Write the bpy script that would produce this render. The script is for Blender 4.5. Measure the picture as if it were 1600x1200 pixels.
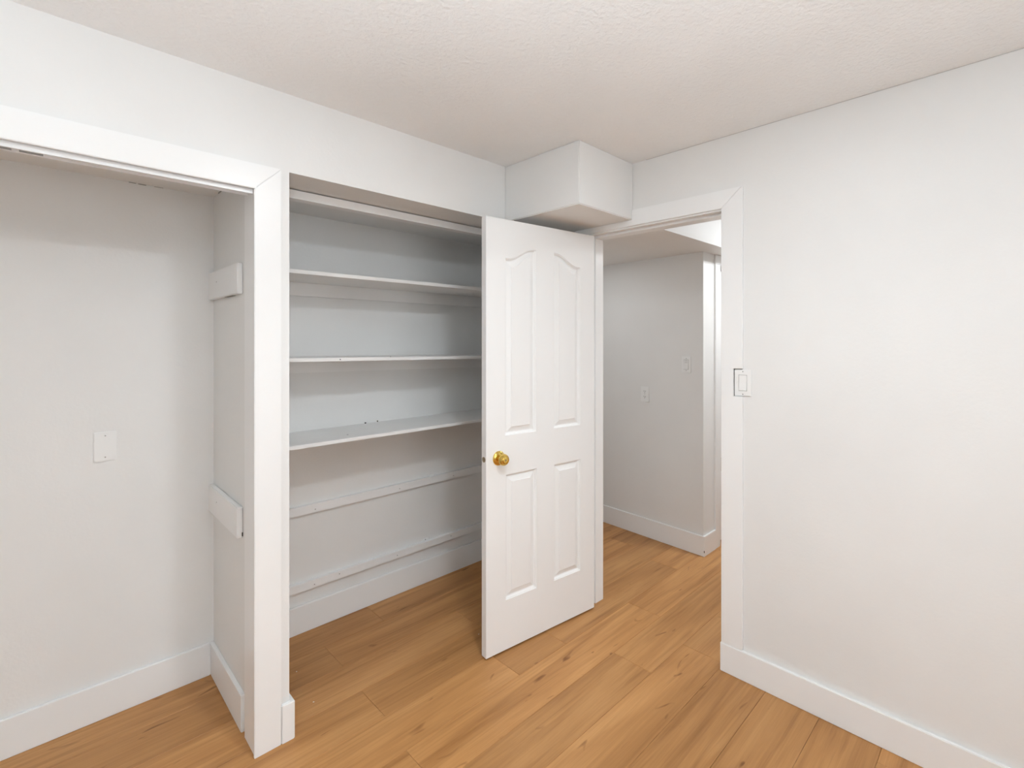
import bpy, bmesh, math, random
from mathutils import Vector, Matrix
for o in list(bpy.data.objects): bpy.data.objects.remove(o)
sc = bpy.context.scene
COL = sc.collection

# ------------------------------------------------------------------ camera
H = 1.455
cam_d = bpy.data.cameras.new('camera'); cam = bpy.data.objects.new('camera', cam_d); COL.objects.link(cam)
cam_d.sensor_width = 36.0; cam_d.lens = 769.0/1600.0*36.0
cam_d.shift_y = -68.0/1600.0; cam_d.clip_start = 0.02
cam.location = (0, 0, H); cam.rotation_euler = (math.radians(90), 0, -math.atan2(769, 797))
sc.camera = cam

# ------------------------------------------------------------------ world, exposure
w = bpy.data.worlds.new('sky'); sc.world = w; w.use_nodes = True
bg = w.node_tree.nodes['Background']; bg.inputs[0].default_value = (0.93, 0.97, 1.0, 1); bg.inputs[1].default_value = 4.4
vs = sc.view_settings
vs.view_transform = 'Standard'; vs.look = 'None'; vs.gamma = 1.0; vs.use_curve_mapping = False
vs.exposure = 0.0
CEIL_W = 190.0       # flush ceiling lamp
FILL_W = 500.0      # added fill uplight beside the camera, emission strength of its diffuser
HALL_W = 105.0      # hall lamp by the door
POT_W = 100.0        # recessed light at the hall's end

# ------------------------------------------------------------------ materials
def nodes(name):
    m = bpy.data.materials.new(name); m.use_nodes = True
    nt = m.node_tree; return m, nt, nt.nodes['Principled BSDF']
def L(nt, a, b): nt.links.new(a, b)
def paint(name, col, rough, bump=0.0, scale=120.0, spec=0.4, mottling=0.02):
    m, nt, p = nodes(name)
    p.inputs['Roughness'].default_value = rough; p.inputs['Specular IOR Level'].default_value = spec
    g = nt.nodes.new('ShaderNodeNewGeometry')
    n = nt.nodes.new('ShaderNodeTexNoise'); n.inputs['Scale'].default_value = 2.2; n.inputs['Detail'].default_value = 4
    L(nt, g.outputs['Position'], n.inputs['Vector'])
    r = nt.nodes.new('ShaderNodeValToRGB'); L(nt, n.outputs['Fac'], r.inputs['Fac'])
    r.color_ramp.elements[0].position = 0.3; r.color_ramp.elements[1].position = 0.7
    r.color_ramp.elements[0].color = tuple(c*(1-mottling) for c in col)+(1,)
    r.color_ramp.elements[1].color = tuple(min(1, c*(1+mottling)) for c in col)+(1,)
    L(nt, r.outputs['Color'], p.inputs['Base Color'])
    if bump:
        n2 = nt.nodes.new('ShaderNodeTexNoise'); n2.inputs['Scale'].default_value = scale; n2.inputs['Detail'].default_value = 3
        L(nt, g.outputs['Position'], n2.inputs['Vector'])
        b = nt.nodes.new('ShaderNodeBump'); b.inputs['Strength'].default_value = bump; b.inputs['Distance'].default_value = 0.004
        L(nt, n2.outputs['Fac'], b.inputs['Height']); L(nt, b.outputs['Normal'], p.inputs['Normal'])
    return m
def plain(name, col, rough=0.5, metal=0.0, spec=0.5):
    m, nt, p = nodes(name)
    g = nt.nodes.new('ShaderNodeNewGeometry'); n = nt.nodes.new('ShaderNodeTexNoise'); n.inputs['Scale'].default_value = 60
    L(nt, g.outputs['Position'], n.inputs['Vector'])
    mr = nt.nodes.new('ShaderNodeMapRange'); mr.inputs[3].default_value = max(0.0, rough-0.06); mr.inputs[4].default_value = rough+0.06
    L(nt, n.outputs['Fac'], mr.inputs[0]); L(nt, mr.outputs[0], p.inputs['Roughness'])
    p.inputs['Base Color'].default_value = col+(1,); p.inputs['Metallic'].default_value = metal
    p.inputs['Specular IOR Level'].default_value = spec
    return m
def glow(name, col, strength):
    m, nt, p = nodes(name)
    p.inputs['Base Color'].default_value = (0.9, 0.9, 0.9, 1)
    p.inputs['Emission Color'].default_value = col+(1,); p.inputs['Emission Strength'].default_value = strength
    return m
WALL = paint('wall_paint', (0.862, 0.857, 0.842), 0.55, 0.10, 90)
CEIL = paint('stippled_ceiling', (0.925, 0.928, 0.925), 0.8, 0.9, 75, 0.2)
TRIM = paint('trim_paint', (0.925, 0.923, 0.915), 0.32, 0.0, mottling=0.008)
DOORM = paint('door_paint', (0.925, 0.923, 0.915), 0.36, 0.05, 160, mottling=0.006)
SHELFM = paint('shelf_paint', (0.93, 0.926, 0.915), 0.45, 0.12, 60, mottling=0.05)
PLASTIC = plain('white_plastic', (0.905, 0.905, 0.893), 0.3)
BRASS = plain('polished_brass', (0.78, 0.55, 0.14), 0.16, 1.0)
DULLMETAL = plain('dull_brass', (0.45, 0.38, 0.27), 0.4, 1.0)
DARK = plain('dark_gap', (0.035, 0.033, 0.03), 0.8)
GREYCRACK = plain('grey_crack', (0.34, 0.33, 0.31), 0.8)
STEEL = plain('grey_screw', (0.30, 0.30, 0.29), 0.4, 0.6)
SUB = plain('subfloor', (0.10, 0.055, 0.025), 0.9)
FILLM = glow('fill_diffuser', (0.83, 0.925, 1.0), FILL_W)
CEILM = glow('ceiling_lamp_diffuser', (0.87, 0.945, 1.0), CEIL_W)
HALLM = glow('hall_lamp_diffuser', (0.92, 0.965, 1.0), HALL_W)
POTM = glow('recessed_light_diffuser', (0.95, 0.975, 1.0), POT_W)

def wood():
    m, nt, p = nodes('oak_plank')
    N = nt.nodes
    g = N.new('ShaderNodeNewGeometry'); oi = N.new('ShaderNodeObjectInfo')
    off = N.new('ShaderNodeVectorMath'); off.operation = 'SCALE'; off.inputs[0].default_value = (37.0, 53.0, 11.0)
    L(nt, oi.outputs['Random'], off.inputs['Scale'])
    add = N.new('ShaderNodeVectorMath'); add.operation = 'ADD'
    L(nt, g.outputs['Position'], add.inputs[0]); L(nt, off.outputs[0], add.inputs[1])
    def noise(sx, sy, detail, dist=0.0, rough=0.55):
        mp = N.new('ShaderNodeMapping'); mp.inputs['Scale'].default_value = (sx, sy, 1)
        L(nt, add.outputs[0], mp.inputs['Vector'])
        n = N.new('ShaderNodeTexNoise'); n.inputs['Scale'].default_value = 1.0; n.inputs['Detail'].default_value = detail
        n.inputs['Distortion'].default_value = dist; n.inputs['Roughness'].default_value = rough
        L(nt, mp.outputs[0], n.inputs['Vector']); return n.outputs['Fac']
    def ramp(fac, stops):
        r = N.new('ShaderNodeValToRGB'); L(nt, fac, r.inputs['Fac'])
        e = r.color_ramp.elements
        e[0].position, e[0].color = stops[0][0], stops[0][1]+(1,)
        e[1].position, e[1].color = stops[-1][0], stops[-1][1]+(1,)
        for pos, c in stops[1:-1]:
            k = e.new(pos); k.color = c+(1,)
        return r.outputs['Color']
    def mul(a, b, fac=1.0):
        mx = N.new('ShaderNodeMix'); mx.data_type = 'RGBA'; mx.blend_type = 'MULTIPLY'; mx.inputs[0].default_value = fac
        L(nt, a, mx.inputs[6]); L(nt, b, mx.inputs[7]); return mx.outputs[2]
    broad = ramp(noise(1.1, 7.0, 4, 0.6), [(0.28, (0.430, 0.204, 0.070)), (0.5, (0.535, 0.266, 0.096)), (0.72, (0.630, 0.335, 0.132))])
    fine = ramp(noise(2.4, 110.0, 5, 0.3, 0.7), [(0.30, (0.84, 0.80, 0.75)), (0.62, (1.04, 1.04, 1.04))])
    streak = ramp(noise(1.2, 22.0, 5, 0.8), [(0.30, (0.66, 0.59, 0.50)), (0.50, (1, 1, 1)), (1.0, (1.03, 1.03, 1.03))])
    knot = ramp(noise(7.0, 22.0, 1.0, 0.8), [(0.0, (0.38, 0.29, 0.22)), (0.20, (0.45, 0.36, 0.28)), (0.285, (1, 1, 1))])
    c = mul(mul(mul(broad, fine, 0.75), streak, 0.75), knot, 0.9)
    hv = N.new('ShaderNodeMapRange'); hv.inputs[3].default_value = 0.90; hv.inputs[4].default_value = 1.12
    L(nt, oi.outputs['Random'], hv.inputs[0])
    cc = N.new('ShaderNodeCombineColor')
    for i in range(3): L(nt, hv.outputs[0], cc.inputs[i])
    c = mul(c, cc.outputs[0])
    L(nt, c, p.inputs['Base Color'])
    p.inputs['Roughness'].default_value = 0.42; p.inputs['Specular IOR Level'].default_value = 0.35
    b = N.new('ShaderNodeBump'); b.inputs['Strength'].default_value = 0.12; b.inputs['Distance'].default_value = 0.001
    L(nt, noise(5.0, 130.0, 4), b.inputs['Height']); L(nt, b.outputs['Normal'], p.inputs['Normal'])
    return m
WOOD = wood()

# ------------------------------------------------------------------ mesh helpers
class MB:
    def __init__(s): s.v = []; s.f = []
    def poly(s, pts, faces):
        k = len(s.v); s.v += [tuple(p) for p in pts]; s.f += [tuple(i+k for i in f) for f in faces]; return s
    def box(s, x0, x1, y0, y1, z0, z1):
        x0, x1 = sorted((x0, x1)); y0, y1 = sorted((y0, y1)); z0, z1 = sorted((z0, z1))
        return s.poly([(x, y, z) for z in (z0, z1) for y in (y0, y1) for x in (x0, x1)],
                      [(0, 2, 3, 1), (4, 5, 7, 6), (0, 1, 5, 4), (2, 6, 7, 3), (0, 4, 6, 2), (1, 3, 7, 5)])
    def prism(s, pts, axis, a, b):
        """polygon pts extruded along axis from a to b; pts in the other two axes, in x,y,z order"""
        def P(p, t):
            return {'x': (t, p[0], p[1]), 'y': (p[0], t, p[1]), 'z': (p[0], p[1], t)}[axis]
        n = len(pts)
        return s.poly([P(p, a) for p in pts]+[P(p, b) for p in pts],
                      [tuple(range(n))[::-1], tuple(range(n, 2*n))]+[(i, (i+1) % n, n+(i+1) % n, n+i) for i in range(n)])
    def lathe(s, prof, axis='y', c=(0, 0, 0), seg=28, sign=1):
        """profile of (radius, offset along axis)"""
        pts = []; fs = []
        for r, t in prof:
            for k in range(seg):
                a = 2*math.pi*k/seg; u, v = r*math.cos(a), r*math.sin(a); t_ = t*sign
                q = {'x': (t_, u, v), 'y': (u, t_, v), 'z': (u, v, t_)}[axis]
                pts.append((q[0]+c[0], q[1]+c[1], q[2]+c[2]))
        for i in range(len(prof)-1):
            for k in range(seg):
                fs.append((i*seg+k, i*seg+(k+1) % seg, (i+1)*seg+(k+1) % seg, (i+1)*seg+k))
        fs.append(tuple(range(seg))[::-1]); fs.append(tuple(range((len(prof)-1)*seg, len(prof)*seg)))
        return s.poly(pts, fs)
    def build(s, name, mat, parent=None, bevel=0.0, smooth=False, origin=None, segs=2, kind=None):
        V = [Vector(p) for p in s.v]
        if origin is None:
            if parent is None:
                xs = [p.x for p in V]; ys = [p.y for p in V]; zs = [p.z for p in V]
                origin = Vector(((min(xs)+max(xs))/2, (min(ys)+max(ys))/2, min(zs)))
            else: origin = Vector(parent.get('_o', (0, 0, 0)))
        origin = Vector(origin)
        me = bpy.data.meshes.new(name); me.from_pydata([p-origin for p in V], [], s.f)
        bm = bmesh.new(); bm.from_mesh(me)
        bmesh.ops.recalc_face_normals(bm, faces=bm.faces)
        if bevel:
            es = [e for e in bm.edges if len(e.link_faces) == 2 and e.calc_face_angle(0) > 0.5]
            bmesh.ops.bevel(bm, geom=es, offset=bevel, segments=segs, affect='EDGES', clamp_overlap=True)
        bm.to_mesh(me); bm.free()
        if smooth:
            for p in me.polygons: p.use_smooth = True
            me.set_sharp_from_angle(angle=math.radians(40))
        me.materials.append(mat)
        o = bpy.data.objects.new(name, me); COL.objects.link(o)
        if parent is None: o.location = origin; o['_o'] = tuple(origin)
        else: o.parent = parent; o['_o'] = tuple(origin)
        if kind: o['kind'] = kind
        return o
def tag(o, label, cat, group=None, kind=None):
    o['label'] = label; o['category'] = cat
    if group: o['group'] = group
    if kind: o['kind'] = kind
    return o
def empty(name, loc, rz=0.0, local=False):
    o = bpy.data.objects.new(name, None); COL.objects.link(o); o.location = loc; o.rotation_euler = (0, 0, rz)
    o.empty_display_size = 0.1
    o['_o'] = (0, 0, 0) if local else tuple(loc)
    return o
def struct(o, label, cat): return tag(o, label, cat, kind='structure')
def B(*a): return MB().box(*a)
def slab(mb, us, vs_, solid, axis, a, b):
    """wall made of grid cells us x vs_ (u horizontal, v = z), extruded along axis a..b; outer faces only"""
    nu, nv = len(us)-1, len(vs_)-1
    S = lambda i, j: 0 <= i < nu and 0 <= j < nv and solid(0.5*(us[i]+us[i+1]), 0.5*(vs_[j]+vs_[j+1]))
    P = (lambda u, v, t: (u, t, v)) if axis == 'y' else (lambda u, v, t: (t, u, v))
    idx = {}
    def V(i, j, k):
        key = (i, j, k)
        if key not in idx:
            idx[key] = len(mb.v); mb.v.append(P(us[i], vs_[j], (a, b)[k]))
        return idx[key]
    for i in range(nu):
        for j in range(nv):
            if not S(i, j): continue
            for k in (0, 1): mb.f.append((V(i, j, k), V(i+1, j, k), V(i+1, j+1, k), V(i, j+1, k)))
            if not S(i-1, j): mb.f.append((V(i, j, 0), V(i, j+1, 0), V(i, j+1, 1), V(i, j, 1)))
            if not S(i+1, j): mb.f.append((V(i+1, j, 0), V(i+1, j+1, 0), V(i+1, j+1, 1), V(i+1, j, 1)))
            if not S(i, j-1): mb.f.append((V(i, j, 0), V(i+1, j, 0), V(i+1, j, 1), V(i, j, 1)))
            if not S(i, j+1): mb.f.append((V(i, j+1, 0), V(i+1, j+1, 0), V(i+1, j+1, 1), V(i, j+1, 1)))
    return mb

# ------------------------------------------------------------------ the room's main dimensions (metres)
CZ = 2.355                 # ceiling
YL = 1.862                 # face of the closet wall
XR = 2.184; XR2 = 2.294    # the wall with the door
XW, YW = -1.55, -2.05      # walls behind the camera
XP0, XP1 = 0.558, 0.664    # partition between the closets
YB1, YB2 = 2.465, 2.498    # back walls of the two closets
ZC = 2.085                 # closet ceilings
X1L = -1.10                # left end of the wardrobe closet
HX = 4.4; HY0, HY1 = -0.7, 2.75; ZS = 2.055; YS = 1.345   # hall

# ------------------------------------------------------------------ floor
fl = B(XW-0.1, HX+0.1, YW-0.1, HY1+0.1, -0.06, -0.0125).build('floor', SUB)
struct(fl, 'warm honey oak plank floor running through room, closets and hall', 'floor')
rng = random.Random(5)
joints = {2.298: 1.296, 2.103: 0.982, 1.908: 1.62, 1.713: 0.969, 1.518: 1.51, 1.323: 2.362, 1.128: 1.935, 0.933: 2.225}
y = 0.933-0.195*16
rows = []
while y < HY1+0.1:
    rows.append(round(y, 3)); y += 0.195
LEN = 1.42
for ry in rows:
    j0 = joints.get(ry, rng.uniform(0, LEN))
    cuts = sorted(j0+LEN*k for k in range(-5, 6))
    if ry == 1.518: cuts = sorted(cuts+[1.826])
    cuts = [XW-0.08]+[c for c in cuts if XW < c < HX]+[HX+0.08]
    for a, b in zip(cuts, cuts[1:]):
        g = 0.0004
        x0, x1, y0, y1, z0, z1 = a+g, b-g, ry+g, ry+0.195-g, -0.012, 0.0
        c_ = 0.0011
        pts = [(x0, y0, z0), (x1, y0, z0), (x1, y1, z0), (x0, y1, z0),
               (x0, y0, z1-c_), (x1, y0, z1-c_), (x1, y1, z1-c_), (x0, y1, z1-c_),
               (x0+c_, y0+c_, z1), (x1-c_, y0+c_, z1), (x1-c_, y1-c_, z1), (x0+c_, y1-c_, z1)]
        fs = [(3, 2, 1, 0), (8, 9, 10, 11)]
        for k in range(4):
            n = (k+1) % 4; fs += [(k, n, 4+n, 4+k), (4+k, 4+n, 8+n, 8+k)]
        MB().poly(pts, fs).build('plank', WOOD, fl)

# ------------------------------------------------------------------ ceilings, walls
struct(B(XW-0.1, XR2, YW-0.1, YL+0.2, CZ, CZ+0.1).build('ceiling', CEIL), 'white stippled ceiling over the room', 'ceiling')
cl = B(X1L-0.1, XR, YL+0.118, 2.62, ZC, ZC+0.12).build('ceiling_closet', WALL)
struct(cl, 'low white ceiling inside the two closets', 'ceiling')
struct(B(XR2, HX+0.1, HY0-0.1, HY1+0.1, CZ, CZ+0.1).build('ceiling_hall', CEIL), 'white hall ceiling beyond the doorway', 'ceiling')

wl = MB()
us = [XW-0.1, X1L+0.02, XP0-0.002, XP1, 2.02, XR]; zs = [0, 1.997, 2.07, CZ]
def sol(x, z):
    if X1L+0.02 < x < XP0-0.002 and z < 1.997: return False
    if XP1 < x < 2.02 and z < 2.07: return False
    return True
slab(wl, us, zs, sol, 'y', YL, YL+0.118)
wl.box(XP1, XR, YL+0.118, 2.098, 2.07, ZC)      # deep soffit over the shelf closet
wl = wl.build('wall_left', WALL)
struct(wl, 'white wall with two doorless closet openings', 'wall')
struct(B(XP0, XP1, YL+0.118, 2.56, 0, ZC).build('wall_partition', WALL), 'white partition between the two closets', 'wall')
struct(B(X1L-0.1, XP0, YB1, 2.62, 0, ZC).build('wall_wardrobe_back', WALL), 'white back wall of the left closet', 'wall')
struct(B(X1L-0.1, X1L, YL+0.118, YB1, 0, ZC).build('wall_wardrobe_end', WALL), 'white left end wall of the left closet', 'wall')
struct(B(XP1, XR, YB2, 2.62, 0, ZC).build('wall_shelf_closet_back', WALL), 'white back wall of the closet with shelves', 'wall')
wr = MB()
slab(wr, [YW-0.1, 0.908, 1.666, 2.85], [0, 2.049, CZ], lambda y, z: not (0.908 < y < 1.666 and z < 2.049), 'x', XR, XR2)
wr = wr.build('wall_right', WALL)
struct(wr, 'white wall with the doorway on the right', 'wall')
WX0, WX1, WZ0, WZ1 = -0.45, 1.35, 0.92, 2.08
wb = MB()
slab(wb, [XW-0.1, WX0, WX1, XR], [0, WZ0, WZ1, CZ], lambda x, z: not (WX0 < x < WX1 and WZ0 < z < WZ1), 'y', YW-0.12, YW)
struct(wb.build('wall_back', WALL), 'white wall with a wide window behind the camera', 'wall')
struct(B(XW-0.12, XW, YW, YL, 0, CZ).build('wall_side', WALL), 'white side wall left of the camera', 'wall')
bk = B(1.747, XR, 1.377, YL, 2.068, CZ).build('wall_bulkhead', WALL, bevel=0.004)
struct(bk, 'boxed white bulkhead in the ceiling corner above the open door', 'wall')

# window behind the camera
wn = empty('window_1', ((WX0+WX1)/2, YW-0.06, WZ0)); struct(wn, 'wide white sliding window behind the camera', 'window')
fr = MB(); WM = (WX0+WX1)/2
for x0, x1, z0, z1 in ((WX0, WX0+0.05, WZ0, WZ1), (WX1-0.05, WX1, WZ0, WZ1), (WX0+0.05, WX1-0.05, WZ0, WZ0+0.05), (WX0+0.05, WX1-0.05, WZ1-0.05, WZ1), (WM-0.025, WM+0.025, WZ0+0.05, WZ1-0.05)):
    fr.box(x0, x1, YW-0.10, YW-0.04, z0, z1)
fr.build('window_frame', TRIM, wn)
gm, nt, p = nodes('window_glass')
gl = nt.nodes.new('ShaderNodeBsdfGlossy'); gl.inputs['Roughness'].default_value = 0.02
tr = nt.nodes.new('ShaderNodeBsdfTransparent'); mx = nt.nodes.new('ShaderNodeMixShader'); fz = nt.nodes.new('ShaderNodeFresnel')
L(nt, fz.outputs[0], mx.inputs[0]); L(nt, tr.outputs[0], mx.inputs[1]); L(nt, gl.outputs[0], mx.inputs[2])
L(nt, mx.outputs[0], nt.nodes['Material Output'].inputs['Surface'])
for a, b in ((WX0+0.05, WM-0.025), (WM+0.025, WX1-0.05)):
    B(a, b, YW-0.073, YW-0.069, WZ0+0.05, WZ1-0.05).build('pane', gm, wn)
B(WX0-0.03, WX1+0.03, YW-0.12, YW+0.03, WZ0-0.025, WZ0-0.0005).build('window_sill', TRIM, wn)

# hall
hw = MB().prism([(3.237, 1.495), (3.301, HY1), (3.42, HY1), (3.42, 1.495)], 'z', 0, ZS).build('wall_hall', WALL)
struct(hw, 'grey-white hall wall seen through the doorway', 'wall')
hr = MB(); slab(hr, [3.42, 3.492, 4.262, HX], [0, 1.985, ZS], lambda x, z: not (3.492 < x < 4.262 and z < 1.985), 'y', 1.495, 1.60)
struct(hr.build('wall_hall_return', WALL), 'short hall wall turning the corner beside another doorway', 'wall')
struct(B(XR2, HX+0.1, YS, HY1, ZS, CZ).build('ceiling_hall_soffit', WALL), 'dropped ceiling over the far half of the hall', 'ceiling')
struct(B(XR2, HX+0.1, HY1, HY1+0.1, 0, CZ).build('wall_hall_end', WALL), 'white end wall of the hall', 'wall')
struct(B(HX, HX+0.1, HY0-0.1, HY1, 0, CZ).build('wall_hall_far', WALL), 'white far side wall of the hall', 'wall')
struct(B(XR2, HX, HY0-0.1, HY0, 0, CZ).build('wall_hall_near', WALL), 'white near end wall of the hall', 'wall')

# ------------------------------------------------------------------ baseboards
def base(name, mb, label): return struct(mb.build(name, TRIM, bevel=0.0025), label, 'baseboard')
base('baseboard_right', B(XR-0.015, XR, YW, 0.9258, 0, 0.125), 'flat white baseboard along the wall with the doorway')
base('baseboard_shelf_closet', B(XP1+0.0155, XR-0.015, YB2-0.015, YB2, 0, 0.138), 'flat white baseboard along the back of the shelf closet')
base('baseboard_wardrobe_back', B(X1L, XP0-0.015, YB1-0.015, YB1, 0, 0.139), 'flat white baseboard along the back of the left closet')
base('baseboard_wardrobe_side', B(XP0-0.015, XP0, 2.008, YB1-0.0005, 0, 0.139), 'short white baseboard on the partition inside the left closet')
base('baseboard_partition', MB().prism([(0.6335, YL-0.015), (XP1+0.015, YL-0.015), (XP1+0.015, YB2), (XP1, YB2), (XP1, YL), (0.6335, YL)], 'z', 0, 0.139),
     'white baseboard wrapping the end of the partition between the closets')
base('baseboard_back', B(XW, XR-0.016, YW, YW+0.015, 0, 0.125), 'flat white baseboard under the window behind the camera')
base('baseboard_side', B(XW, XW+0.015, YW+0.016, YL, 0, 0.125), 'flat white baseboard on the side wall left of the camera')
hb = base('baseboard_hall', MB().prism([(3.222, 1.480), (3.405, 1.480), (3.405, 1.495), (3.237, 1.495), (3.301, HY1), (3.286, HY1)], 'z', 0, 0.136),
     'flat white baseboard turning the hall corner')
B(3.2215, 3.2235, 1.4795, 1.4835, 0.028, 0.042).build('chip', DARK, hb)

# ------------------------------------------------------------------ casing of the left closet + sliding door track
t1 = empty('trim_1', (0.0, YL, 0)); struct(t1, 'wide flat white casing framing the left closet opening', 'trim')
yc0, yc1 = YL-0.012, YL
MB().prism([(0.543, 0), (0.6325, 0), (0.6325, 2.070), (0.543, 1.983)], 'y', yc0, yc1).build('casing_leg', TRIM, t1, bevel=0.0018)
MB().prism([(X1L-0.05, 1.9838), (0.5427, 1.9838), (0.632, 2.0708), (X1L-0.137, 2.0708)], 'y', yc0, yc1).build('casing_head', TRIM, t1, bevel=0.0018)
MB().prism([(X1L-0.137, 0), (X1L-0.05, 0), (X1L-0.05, 1.983), (X1L-0.137, 2.070)], 'y', yc0, yc1).build('casing_leg', TRIM, t1, bevel=0.0018)
B(X1L+0.021, XP0-0.003, YL+0.001, YL+0.118, 1.987, 1.9965).build('head_jamb', TRIM, t1)
B(0.5475, XP0-0.0025, YL, 1.98, 0, 1.9865).build('side_jamb', TRIM, t1)
tk = empty('sliding_door_track', (-0.25, 1.90, 1.97)); tag(tk, 'thin white sliding door track under the head of the left closet', 'track')
B(X1L+0.03, 0.5445, 1.8725, 1.8745, 1.9715, 1.9835).build('fascia', TRIM, tk)
B(X1L+0.03, 0.5445, 1.8700, 1.8775, 1.9690, 1.9714).build('lip', TRIM, tk)
B(X1L+0.03, 0.5445, 1.8745, 1.932, 1.9838, 1.9866).build('channel_top', TRIM, tk)
B(X1L+0.03, 0.5445, 1.930, 1.932, 1.975, 1.9837).build('rear_flange', TRIM, tk)
B(X1L+0.03, 0.5445, 1.900, 1.902, 1.974, 1.9837).build('centre_flange', TRIM, tk)
for a, b in ((-0.25, -0.05), (-0.035, 0.012)):
    B(a, b, 1.8776, 1.895, 1.9685, 1.9735).build('dark_strip', STEEL, tk)  # darker grey strips just behind the track lip

# casing of the doorway
t2 = empty('trim_2', (XR, 1.29, 0)); struct(t2, 'flat white casing and jambs of the doorway', 'trim')
xc0, xc1 = XR-0.012, XR
# right leg, notched round the light switch; rests on the baseboard
MB().prism([(0.9214, 0.1262), (0.9214, 2.0372), (0.8337, 2.1165), (0.8311, 2.1165), (0.8311, 1.3335), (0.8700, 1.3335), (0.8692, 1.214), (0.8311, 1.214), (0.8311, 0.1262)], 'x', xc0, xc1).build('casing_leg', TRIM, t2, bevel=0.0012)
MB().prism([(0.9219, 2.0374), (1.745, 2.0374), (1.745, 2.0675), (1.3768, 2.0675), (1.3765, 2.1170), (0.8345, 2.1170)], 'x', xc0, xc1).build('casing_head', TRIM, t2, bevel=0.0012)
B(xc0, xc1, 1.655, 1.745, 0, 2.0372).build('casing_leg', TRIM, t2, bevel=0.0012)
B(XR+0.0005, XR2, 0.908, 0.927, 0, 2.03).build('jamb', TRIM, t2)
B(XR+0.0005, XR2, 1.647, 1.666, 0, 2.03).build('jamb', TRIM, t2)
B(XR+0.0005, XR2, 0.908, 1.666, 2.0301, 2.049).build('head_jamb', TRIM, t2)
B(2.222, XR2-0.001, 1.637, 1.6469, 0, 2.0185).build('door_stop', TRIM, t2, bevel=0.001)
B(2.222, XR2-0.001, 0.9271, 0.937, 0, 2.0185).build('door_stop', TRIM, t2, bevel=0.001)
B(2.222, XR2-0.001, 0.9271, 1.6469, 2.0186, 2.030).build('door_stop', TRIM, t2, bevel=0.001)
sp = B(XR+0.002, XR+0.032, 0.9268, 0.9285, 0.875, 0.935).build('strike_plate', DULLMETAL, t2)
for a in ((0.837, 0.9214, 0, 2.0372), (1.655, 1.745, 0, 2.0372), (0.837, 1.745, 2.0374, 2.1175)):
    q = MB().box(XR2, XR2+0.012, *a).build('casing_leg' if a[2] == 0 else 'casing_head', TRIM, t2)

# the hall's other doorway
t3 = empty('trim_3', (3.85, 1.495, 0)); struct(t3, 'narrow sliver of white casing around the hall corner', 'trim')
B(3.4055, 3.478, 1.483, 1.495, 0, 1.9875).build('casing_leg', TRIM, t3, bevel=0.0015)
B(4.276, 4.348, 1.483, 1.495, 0, 1.9875).build('casing_leg', TRIM, t3, bevel=0.0015)
B(3.4055, 4.348, 1.483, 1.495, 1.988, 2.0545).build('casing_head', TRIM, t3, bevel=0.0015)
B(3.4925, 3.51, 1.4955, 1.60, 0, 1.985).build('jamb', TRIM, t3)
B(4.244, 4.2615, 1.4955, 1.60, 0, 1.985).build('jamb', TRIM, t3)
d2 = empty('door_2', (3.51, 1.53, 0)); struct(d2, 'closed white door beyond the hall corner', 'door')
B(3.513, 4.241, 1.515, 1.55, 0.01, 1.955).build('leaf', DOORM, d2, bevel=0.002)
for z in (0.25, 1.0, 1.75): MB().lathe([(0.006, 0), (0.006, 0.09)], 'z', (3.512, 1.508, z), 10).build('hinge', DULLMETAL, d2)

# shelf closet head board behind the soffit
t4 = B(XP1, XR, 2.047, 2.094, 2.031, 2.0652).build('trim_4', TRIM); struct(t4, 'long white board under the soffit across the top of the shelf closet', 'trim')
t5 = B(XR-0.0022, XR-0.0001, -0.1, 1.30, CZ-0.0022, CZ-0.0001).build('trim_5', paint('old_caulk', (0.60, 0.59, 0.57), 0.7)); struct(t5, 'thin shrunken caulk line where the doorway wall meets the ceiling', 'trim')
# little open cracks in corners
for x0, x1, h_ in ((0.262, 0.285, 0.0022), (0.292, 0.318, 0.003), (0.345, 0.375, 0.0014)):
    B(x0, x1, YB1-0.0016, YB1-0.0001, ZC-h_, ZC-0.0001).build('crack', GREYCRACK, cl)
B(XP0-0.003, XP0-0.0001, 2.21, 2.38, ZC-0.004, ZC-0.0001).build('crack', GREYCRACK, cl)

# ------------------------------------------------------------------ the open door
DW, DT, DZ0, DZ1 = 0.7115, 0.035, 0.010, 2.021
ang = math.atan2(-0.10825, 0.99412)
door = empty('door_1', (1.4648, 1.6873, 0), ang, local=True)       # local x: free edge -> hinge, local +y: into the closet side
struct(door, 'open white four-panel door with arched upper panels and brass knob', 'door')
def ring(pn, d):
    x0, x1, z0, za, zb, flip = pn       # za: shoulder height at the outer side, zb: height at the inner side
    pts = [(x0+d, z0+d), (x1-d, z0+d)]
    n = 15
    for k in range(n+1):
        u = 1-k/n                        # from x1 to x0
        q = (1-u) if flip else u
        q = min(1, max(0, (q-0.10)/0.82)); s_ = q*q*(3-2*q)
        pts.append((x0+d+(x1-x0-2*d)*u, za+(zb-za)*s_-d))
    return pts
PAN = [(0.108, 0.298, 1.0095, 1.840, 1.897, False), (0.416, 0.604, 1.0095, 1.840, 1.897, True),
       (0.112, 0.302, 0.241, 0.828, 0.828, False), (0.418, 0.606, 0.241, 0.828, 0.828, True)]
MOLD = [(0, 0), (0.0012, 0.0030), (0.0042, 0.0036), (0.0085, 0.0105), (0.0135, 0.0120)]
FIELD = [(0.0135, 0.0120), (0.016, 0.0112), (0.037, 0.0042), (0.0385, 0.0018), (0.042, 0.0018)]
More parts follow.
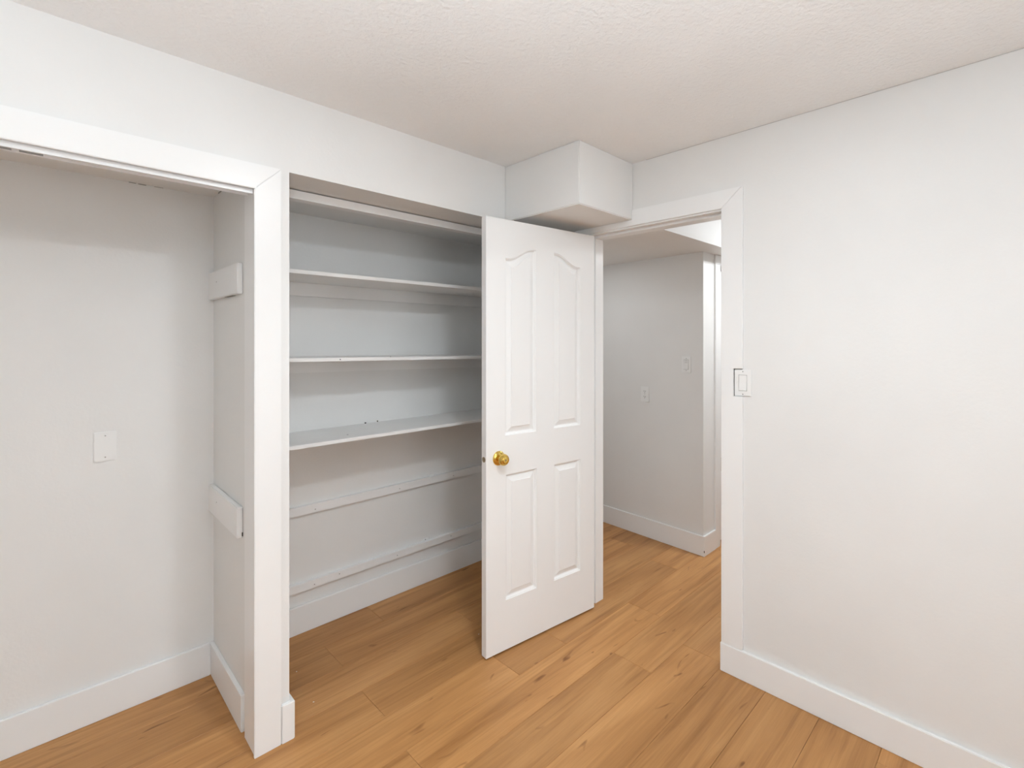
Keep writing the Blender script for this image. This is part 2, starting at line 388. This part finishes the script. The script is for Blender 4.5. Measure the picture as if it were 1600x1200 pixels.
def leaf():
    bm = bmesh.new()
    for side in (0, 1):
        Y = lambda dep: dep if side == 0 else DT-dep
        outer = [bm.verts.new((x, Y(0), z)) for x, z in ((0, DZ0), (DW, DZ0), (DW, DZ1), (0, DZ1))]
        ed = [bm.edges.new((outer[i], outer[(i+1) % 4])) for i in range(4)]
        for pn in PAN:
            prev = None
            for d, dep in MOLD:
                cur = [bm.verts.new((x, Y(dep), z)) for x, z in ring(pn, d)]
                n = len(cur)
                if prev is None: ed += [bm.edges.new((cur[i], cur[(i+1) % n])) for i in range(n)]
                else:
                    for i in range(n): bm.faces.new((prev[i], prev[(i+1) % n], cur[(i+1) % n], cur[i]))
                prev = cur
            bm.faces.new(prev)
        bmesh.ops.triangle_fill(bm, use_beauty=True, use_dissolve=False, edges=ed)
        if side == 0: o0 = outer
        else:
            for i in range(4): bm.faces.new((o0[i], o0[(i+1) % 4], outer[(i+1) % 4], outer[i]))
    bmesh.ops.recalc_face_normals(bm, faces=bm.faces)
    me = bpy.data.meshes.new('leaf'); bm.to_mesh(me); bm.free(); me.materials.append(DOORM)
    o = bpy.data.objects.new('leaf', me); COL.objects.link(o); o.parent = door; return o
leaf_o = leaf()
for pn in PAN:
    mb = MB()
    for side in (0, 1):
        Y = lambda dep: dep if side == 0 else DT-dep
        rs = [[(x, Y(dep), z) for x, z in ring(pn, d)] for d, dep in FIELD]
        n = len(rs[0]); fs = []
        for k in range(len(rs)-1): fs += [(k*n+i, k*n+(i+1) % n, (k+1)*n+(i+1) % n, (k+1)*n+i) for i in range(n)]
        fs.append(tuple(range((len(rs)-1)*n, len(rs)*n)))
        mb.poly([q for r_ in rs for q in r_], fs)
    # open shells joined through the leaf: close each behind with its own back face
    mb.build('panel', DOORM, leaf_o, origin=(0, 0, 0))
# brass knob set
KX, KZ = 0.0705, 0.911
for sgn, y0, nm in ((-1, 0.0, 'front'), (1, DT, 'back')):
    kn = MB().lathe([(0.0335, 0.0), (0.0338, 0.002), (0.0325, 0.005), (0.028, 0.0085), (0.020, 0.0105), (0.0145, 0.0125), (0.0135, 0.024)], 'y', (KX, y0, KZ), 36, sgn).build('rose', BRASS, door, smooth=True)
    MB().lathe([(0.0135, 0.022), (0.0165, 0.026), (0.0245, 0.032), (0.0268, 0.037), (0.0268, 0.041), (0.0255, 0.046), (0.0225, 0.0505), (0.0215, 0.052), (0.0205, 0.0505), (0.0165, 0.051), (0.0125, 0.0525), (0.0115, 0.054), (0.0060, 0.0545)], 'y', (KX, y0, KZ), 36, sgn).build('knob', BRASS, door, smooth=True)
    MB().lathe([(0.0042, 0.0545), (0.0042, 0.0555), (0.003, 0.0558)], 'y', (KX, y0, KZ), 16, sgn).build('privacy_button', DULLMETAL, door, smooth=True)
lp = MB().prism([(DT/2+0.0125*math.cos(a), KZ+0.0125*math.sin(a)) for a in [2*math.pi*k/20 for k in range(20)]], 'x', -0.0012, 0.004).build('latch_plate', DULLMETAL, door)
MB().prism([(DT/2-0.006, KZ-0.007), (DT/2+0.006, KZ-0.007), (DT/2+0.006, KZ+0.007), (DT/2-0.006, KZ+0.007)], 'x', -0.005, -0.0012).build('latch_bolt', DULLMETAL, door, bevel=0.002)
for z in (0.2, 1.0, 1.80):
    MB().lathe([(0.006, 0), (0.006, 0.09)], 'z', (DW+0.004, DT+0.004, z), 12).build('hinge', DULLMETAL, door)

# ------------------------------------------------------------------ shelves and cleats
YF = 2.17
def shelf(zl, zr, label, thick=0.0165, yf=YF):
    mb = MB(); e = 0.001
    x0, x1 = XP1+e, XR-e
    mb.poly([(x0, yf, zl-thick), (x1, yf, zr-thick), (x1, YB2-e, zr-thick), (x0, YB2-e, zl-thick), (x0, yf, zl), (x1, yf, zr), (x1, YB2-e, zr), (x0, YB2-e, zl)],
            [(3, 2, 1, 0), (4, 5, 6, 7), (0, 1, 5, 4), (1, 2, 6, 5), (2, 3, 7, 6), (3, 0, 4, 7)])
    o = mb.build('closet_shelf', SHELFM, bevel=0.0012)
    return tag(o, label, 'shelf', 'white shelves in the closet')
S1 = (1.7585, 1.7575); S2 = (1.3800, 1.3620); S3 = (1.0015, 1.0010)
s1 = shelf(*S1, 'highest white wooden shelf in the closet, seen from below', yf=2.15)
s2 = shelf(*S2, 'white wooden closet shelf at eye level, edge almost horizontal')
s3 = shelf(*S3, 'lowest white wooden shelf in the closet, top scattered with dark scraps')
def cleat(zt_l, zt_r, h_, label, th=0.022, screws=(), name='shelf_cleat', gap=0.0):
    mb = MB(); x0, x1 = XP1+0.001, XR-0.001; y0, y1 = YB2-th, YB2-gap
    mb.poly([(x0, y0, zt_l-h_), (x1, y0, zt_r-h_), (x1, y1, zt_r-h_), (x0, y1, zt_l-h_), (x0, y0, zt_l), (x1, y0, zt_r), (x1, y1, zt_r), (x0, y1, zt_l)],
            [(3, 2, 1, 0), (4, 5, 6, 7), (0, 1, 5, 4), (1, 2, 6, 5), (2, 3, 7, 6), (3, 0, 4, 7)])
    o = mb.build(name, SHELFM, bevel=0.001); tag(o, label, 'cleat', 'wall cleats in the shelf closet')
    for sx, sz in screws:
        MB().lathe([(0.0022, 0.0), (0.0026, 0.0006)], 'y', (sx, y0+0.0002, sz), 10, -1).build('screw', STEEL, o)
    return o
cleat(S1[0]-0.0168, S1[1]-0.0168, 0.066, 'flat white cleat on the back wall directly under the highest shelf')
cleat(S2[0]-0.0168, S2[1]-0.0168, 0.066, 'flat white cleat on the back wall directly under the eye-level shelf')
c4 = cleat(0.630, 0.632, 0.042, 'bare white cleat across the back wall midway below the lowest shelf', screws=((1.01, 0.604), (1.495, 0.606), (1.88, 0.608)))
c5 = cleat(0.250, 0.252, 0.040, 'bare white cleat across the back wall just above the baseboard', screws=((1.006, 0.226), (1.137, 0.236), (1.48, 0.229), (1.86, 0.235)))
B(1.70, 1.74, YB2-0.014, YB2, 0.6308, 0.643).build('peeled_paint', SHELFM, c4, bevel=0.004)
B(1.665, 1.70, YB2-0.012, YB2, 0.2508, 0.266).build('peeled_paint', SHELFM, c5, bevel=0.004)
MB().lathe([(0.003, 0), (0.002, 0.004)], 'y', (1.675, YB2-0.012, 0.262), 8, -1).build('screw', STEEL, c5)

# board ends on the partition inside the left closet
for z0, lab in ((1.631, 'upper white board fixed to the partition inside the left closet'), (0.713, 'lower white board fixed to the partition inside the left closet')):
    o = B(XP0-0.0205, XP0-0.0003, 2.037, YB1-0.0005, z0, z0+0.1155).build('rod_support_board', TRIM, bevel=0.0025)
    tag(o, lab, 'board', 'boards on the partition in the left closet')
    MB().lathe([(0.003, 0), (0.0025, 0.0006)], 'x', (XP0-0.0204, 2.33, z0+0.068), 10, -1).build('screw', GREYCRACK, o)
    if z0 < 1: B(XP0-0.004, XP0-0.0006, 2.0355, 2.0372, z0+0.006, z0+0.020).build('gap', DARK, o)
    else: B(XP0-0.012, XP0-0.0006, 2.13, 2.24, z0-0.0018, z0-0.0002).build('gap', GREYCRACK, o)

# ------------------------------------------------------------------ wall plates
def plate_mesh(w_, h_, t):
    return MB().box(-w_/2, w_/2, -t, 0, -h_/2, h_/2)      # faces -y, back on y=0
def plate(name, loc, rz, label, cat, kind, tilt=0.0):
    r_ = empty(name, loc, rz, local=True); tag(r_, label, cat); r_.rotation_euler = (0, tilt, rz)
    plate_mesh(0.0705, 0.1135, 0.0055).build('cover_plate', PLASTIC, r_, bevel=0.0022)
    sz = (-0.0415, 0.0415) if kind != 'outlet' else (0.0,)
    if kind == 'rocker': sz = (-0.0485, 0.0485)
    for z in sz: MB().lathe([(0.0026, 0.0053), (0.0022, 0.0062)], 'y', (0, 0, z), 12, -1).build('screw', STEEL if kind == 'rocker' else GREYCRACK, r_)
    if kind == 'rocker':
        B(-0.0175, 0.0175, -0.0058, -0.0053, -0.0345, 0.0345).build('switch_gap', GREYCRACK, r_)
        MB().prism([(-0.0095, -0.033), (-0.0055, -0.033), (-0.0055, 0.033), (-0.0068, 0.033), (-0.0062, 0.0)], 'x', -0.0162, 0.0162).build('rocker', PLASTIC, r_, bevel=0.0006)
    if kind == 'hall':
        B(-0.0175, 0.0175, -0.0058, -0.0053, -0.0345, 0.0345).build('switch_gap', GREYCRACK, r_)
        MB().prism([(-0.0095, -0.033), (-0.0055, -0.033), (-0.0055, 0.033), (-0.0068, 0.033), (-0.0062, 0.0)], 'x', -0.0162, 0.0162).build('rocker', PLASTIC, r_, bevel=0.0006)
        for z in (0.012, 0.020, 0.028): B(-0.010, 0.010, -0.0076, -0.0066, z-0.0008, z+0.0008).build('ridge', GREYCRACK, r_)
    if kind == 'outlet':
        for s_ in (-1, 1):
            f_ = MB().prism([(0.0172*math.cos(a), s_*0.0195+max(-0.0128, min(0.0128, 0.0172*math.sin(a)))) for a in [2*math.pi*k/24 for k in range(24)]], 'y', -0.0068, -0.005).build('receptacle', PLASTIC, r_)
            B(-0.0075, -0.0050, -0.0072, -0.0067, s_*0.0195-0.001, s_*0.0195+0.0075).build('slot', DARK, f_, origin=(0, 0, 0))
            B(0.0050, 0.0075, -0.0072, -0.0067, s_*0.0195-0.001, s_*0.0195+0.0065).build('slot', DARK, f_, origin=(0, 0, 0))
            MB().lathe([(0.0026, 0.0067), (0.0026, 0.0072)], 'y', (0, 0, s_*0.0195-0.0072), 10, -1).build('slot', DARK, f_, origin=(0, 0, 0))
    return r_
plate('blank_cover_plate', (0.1895, YB1, 1.0455), 0.0, 'blank white cover plate on the back wall of the left closet', 'cover plate', 'blank', tilt=0.0)
ROTX = -math.pi/2        # plate facing -x
plate('light_switch', (XR, 0.832, 1.273), ROTX, 'white rocker light switch overlapping the doorway casing', 'light switch', 'rocker')
MB().box(XR-0.0045, XR-0.0003, 0.8678, 0.8689, 1.2150, 1.3330).box(XR-0.0045, XR-0.0003, 0.835, 0.8678, 1.3315, 1.3330).build('switch_cutout', DARK, t2)
hx = lambda y: 3.237+0.051*(y-1.495)
ha = math.atan(0.051)
plate('light_switch', (hx(1.6165)-0.0002, 1.6165, 1.2885), ROTX-ha, 'white switch with ridged rocker on the hall wall', 'light switch', 'hall')
plate('power_outlet', (hx(1.9495)-0.0002, 1.9495, 1.0555), ROTX-ha, 'white duplex power outlet on the hall wall', 'power outlet', 'outlet', tilt=0.0)

# ------------------------------------------------------------------ lamps
TX, TY = -0.32, -0.30  # added unseen uplight: bounces fill off the ceiling in place of a flash
lamp = empty('fill_uplight', (TX, TY, 0)); tag(lamp, 'added white fill uplight shining at the ceiling, out of view beside the camera', 'fill light')
MB().lathe([(0.14, 0.0), (0.14, 0.012), (0.125, 0.02), (0.03, 0.03), (0.012, 0.04)], 'z', (TX, TY, 0), 36).build('base', PLASTIC, lamp, smooth=True)
TZ = 0.95       # bowl foot
MB().lathe([(0.012, 0.038), (0.012, TZ+0.01)], 'z', (TX, TY, 0), 20).build('pole', PLASTIC, lamp, smooth=True)
MB().lathe([(r_, TZ+t_) for r_, t_ in ((0.02, 0), (0.07, 0.02), (0.13, 0.07), (0.165, 0.13), (0.172, 0.16), (0.168, 0.16), (0.160, 0.13), (0.125, 0.075), (0.065, 0.028), (0.018, 0.012))], 'z', (TX, TY, 0), 40).build('bowl', PLASTIC, lamp, smooth=True)
MB().lathe([(r_, TZ+t_) for r_, t_ in ((0.110, 0.070), (0.107, 0.080), (0.09, 0.084), (0.004, 0.086))], 'z', (TX, TY, 0), 36).build('uplight_diffuser', FILLM, lamp, smooth=True)
LX, LY = 0.85, 0.45
cf = empty('ceiling_light', (LX, LY, CZ)); tag(cf, 'thin round flush ceiling light in the middle of the room', 'ceiling light')
MB().lathe([(0.115, 0), (0.115, -0.010), (0.108, -0.016), (0.094, -0.0175)], 'z', (LX, LY, CZ), 40).build('trim_ring', TRIM, cf, smooth=True)
MB().lathe([(0.0935, -0.0165), (0.0930, -0.0180), (0.004, -0.0182)], 'z', (LX, LY, CZ), 40).build('diffuser', CEILM, cf, smooth=True)
hl = empty('ceiling_light', (3.55, 0.72, CZ)); tag(hl, 'round flush light on the high hall ceiling beyond the doorway', 'ceiling light')
MB().lathe([(0.14, 0), (0.14, -0.02), (0.125, -0.022)], 'z', (3.55, 0.72, CZ), 32).build('base', TRIM, hl, smooth=True)
MB().lathe([(0.123, -0.022), (0.115, -0.04), (0.08, -0.055), (0.004, -0.06)], 'z', (3.55, 0.72, CZ), 32).build('diffuser', HALLM, hl, smooth=True)
pl = empty('recessed_light', (2.72, 2.25, ZS)); tag(pl, 'small recessed light in the low hall ceiling', 'ceiling light')
MB().lathe([(0.06, 0), (0.06, -0.005), (0.045, -0.008)], 'z', (2.72, 2.25, ZS), 28).build('ring', TRIM, pl, smooth=True)
MB().lathe([(0.044, -0.008), (0.043, -0.010), (0.002, -0.011)], 'z', (2.72, 2.25, ZS), 28).build('diffuser', POTM, pl, smooth=True)

# ------------------------------------------------------------------ scraps and chips
def scrap(loc, s_, seed, label, mat, group, name, cat):
    r = random.Random(seed); bm = bmesh.new()
    bmesh.ops.create_icosphere(bm, subdivisions=1, radius=1.0)
    for v in bm.verts:
        k = r.uniform(0.55, 1.2); v.co = Vector((v.co.x*s_[0]*k, v.co.y*s_[1]*k, v.co.z*s_[2]*k))
    zm = min(v.co.z for v in bm.verts)
    for v in bm.verts: v.co.z -= zm
    me = bpy.data.meshes.new(name); bm.to_mesh(me); bm.free(); me.materials.append(mat)
    o = bpy.data.objects.new(name, me); COL.objects.link(o); o.location = loc; o.rotation_euler = (0, 0, r.uniform(0, 3))
    return tag(o, label, cat, group)
G = 'dark scraps on the closet shelves'
FW = Vector((0.6943, 0.7196, 0)); RT = Vector((0.7196, -0.6943, 0))
def at(u, v, z):
    d = RT*((u-800)/769)+FW; t = (z-H)/((532-v)/769); return (d.x*t, d.y*t, z)
scrap((1.2887, 2.487, 1.0014), (0.006, 0.004, 0.0050), 1, 'small dark scrap near the back of the lowest shelf, left of a pair', DARK, G, 'dark_scrap', 'scrap')
scrap((1.3617, 2.487, 1.0014), (0.009, 0.004, 0.0050), 2, 'larger dark scrap near the back of the lowest shelf', DARK, G, 'dark_scrap', 'scrap')
scrap(at(543, 679.5, 1.0016), (0.005, 0.003, 0.0012), 3, 'thin grey scrap in the middle of the lowest shelf', STEEL, G, 'dark_scrap', 'scrap')
z2 = lambda x: S2[0]+(S2[1]-S2[0])*(x-XP1)/(XR-XP1)+0.0001
def on2(x, y): return (x, y, z2(x))
scrap(on2(0.76, 2.26), (0.004, 0.003, 0.003), 4, 'tiny dark scrap at the left end of the eye-level shelf', DARK, G, 'dark_scrap', 'scrap')
scrap(on2(1.27, 2.19), (0.008, 0.003, 0.0016), 5, 'flat dark scrap at the front edge of the eye-level shelf', STEEL, G, 'dark_scrap', 'scrap')
MB().lathe([(0.003, 0), (0.0026, 0.0005)], 'y', (1.0, YF+0.0003, z2(1.0)-0.0082), 10, -1).build('nail_hole', DARK, s2, origin=s2['_o'])
for u, v, i in ((463.5, 1049.5, 'left end of the closet floor beside the partition'), (490, 1097, 'plank floor in front of the shelf closet'), (748, 991, 'dark floor just left of the door edge')):
    scrap(at(u, v, 0.0002), (0.0045, 0.0022, 0.0008), int(u), 'tiny white paint chip on the '+i, TRIM, 'paint chips on the floor', 'paint_chip', 'paint chip')

for o in bpy.data.objects:
    if '_o' in o: del o['_o']
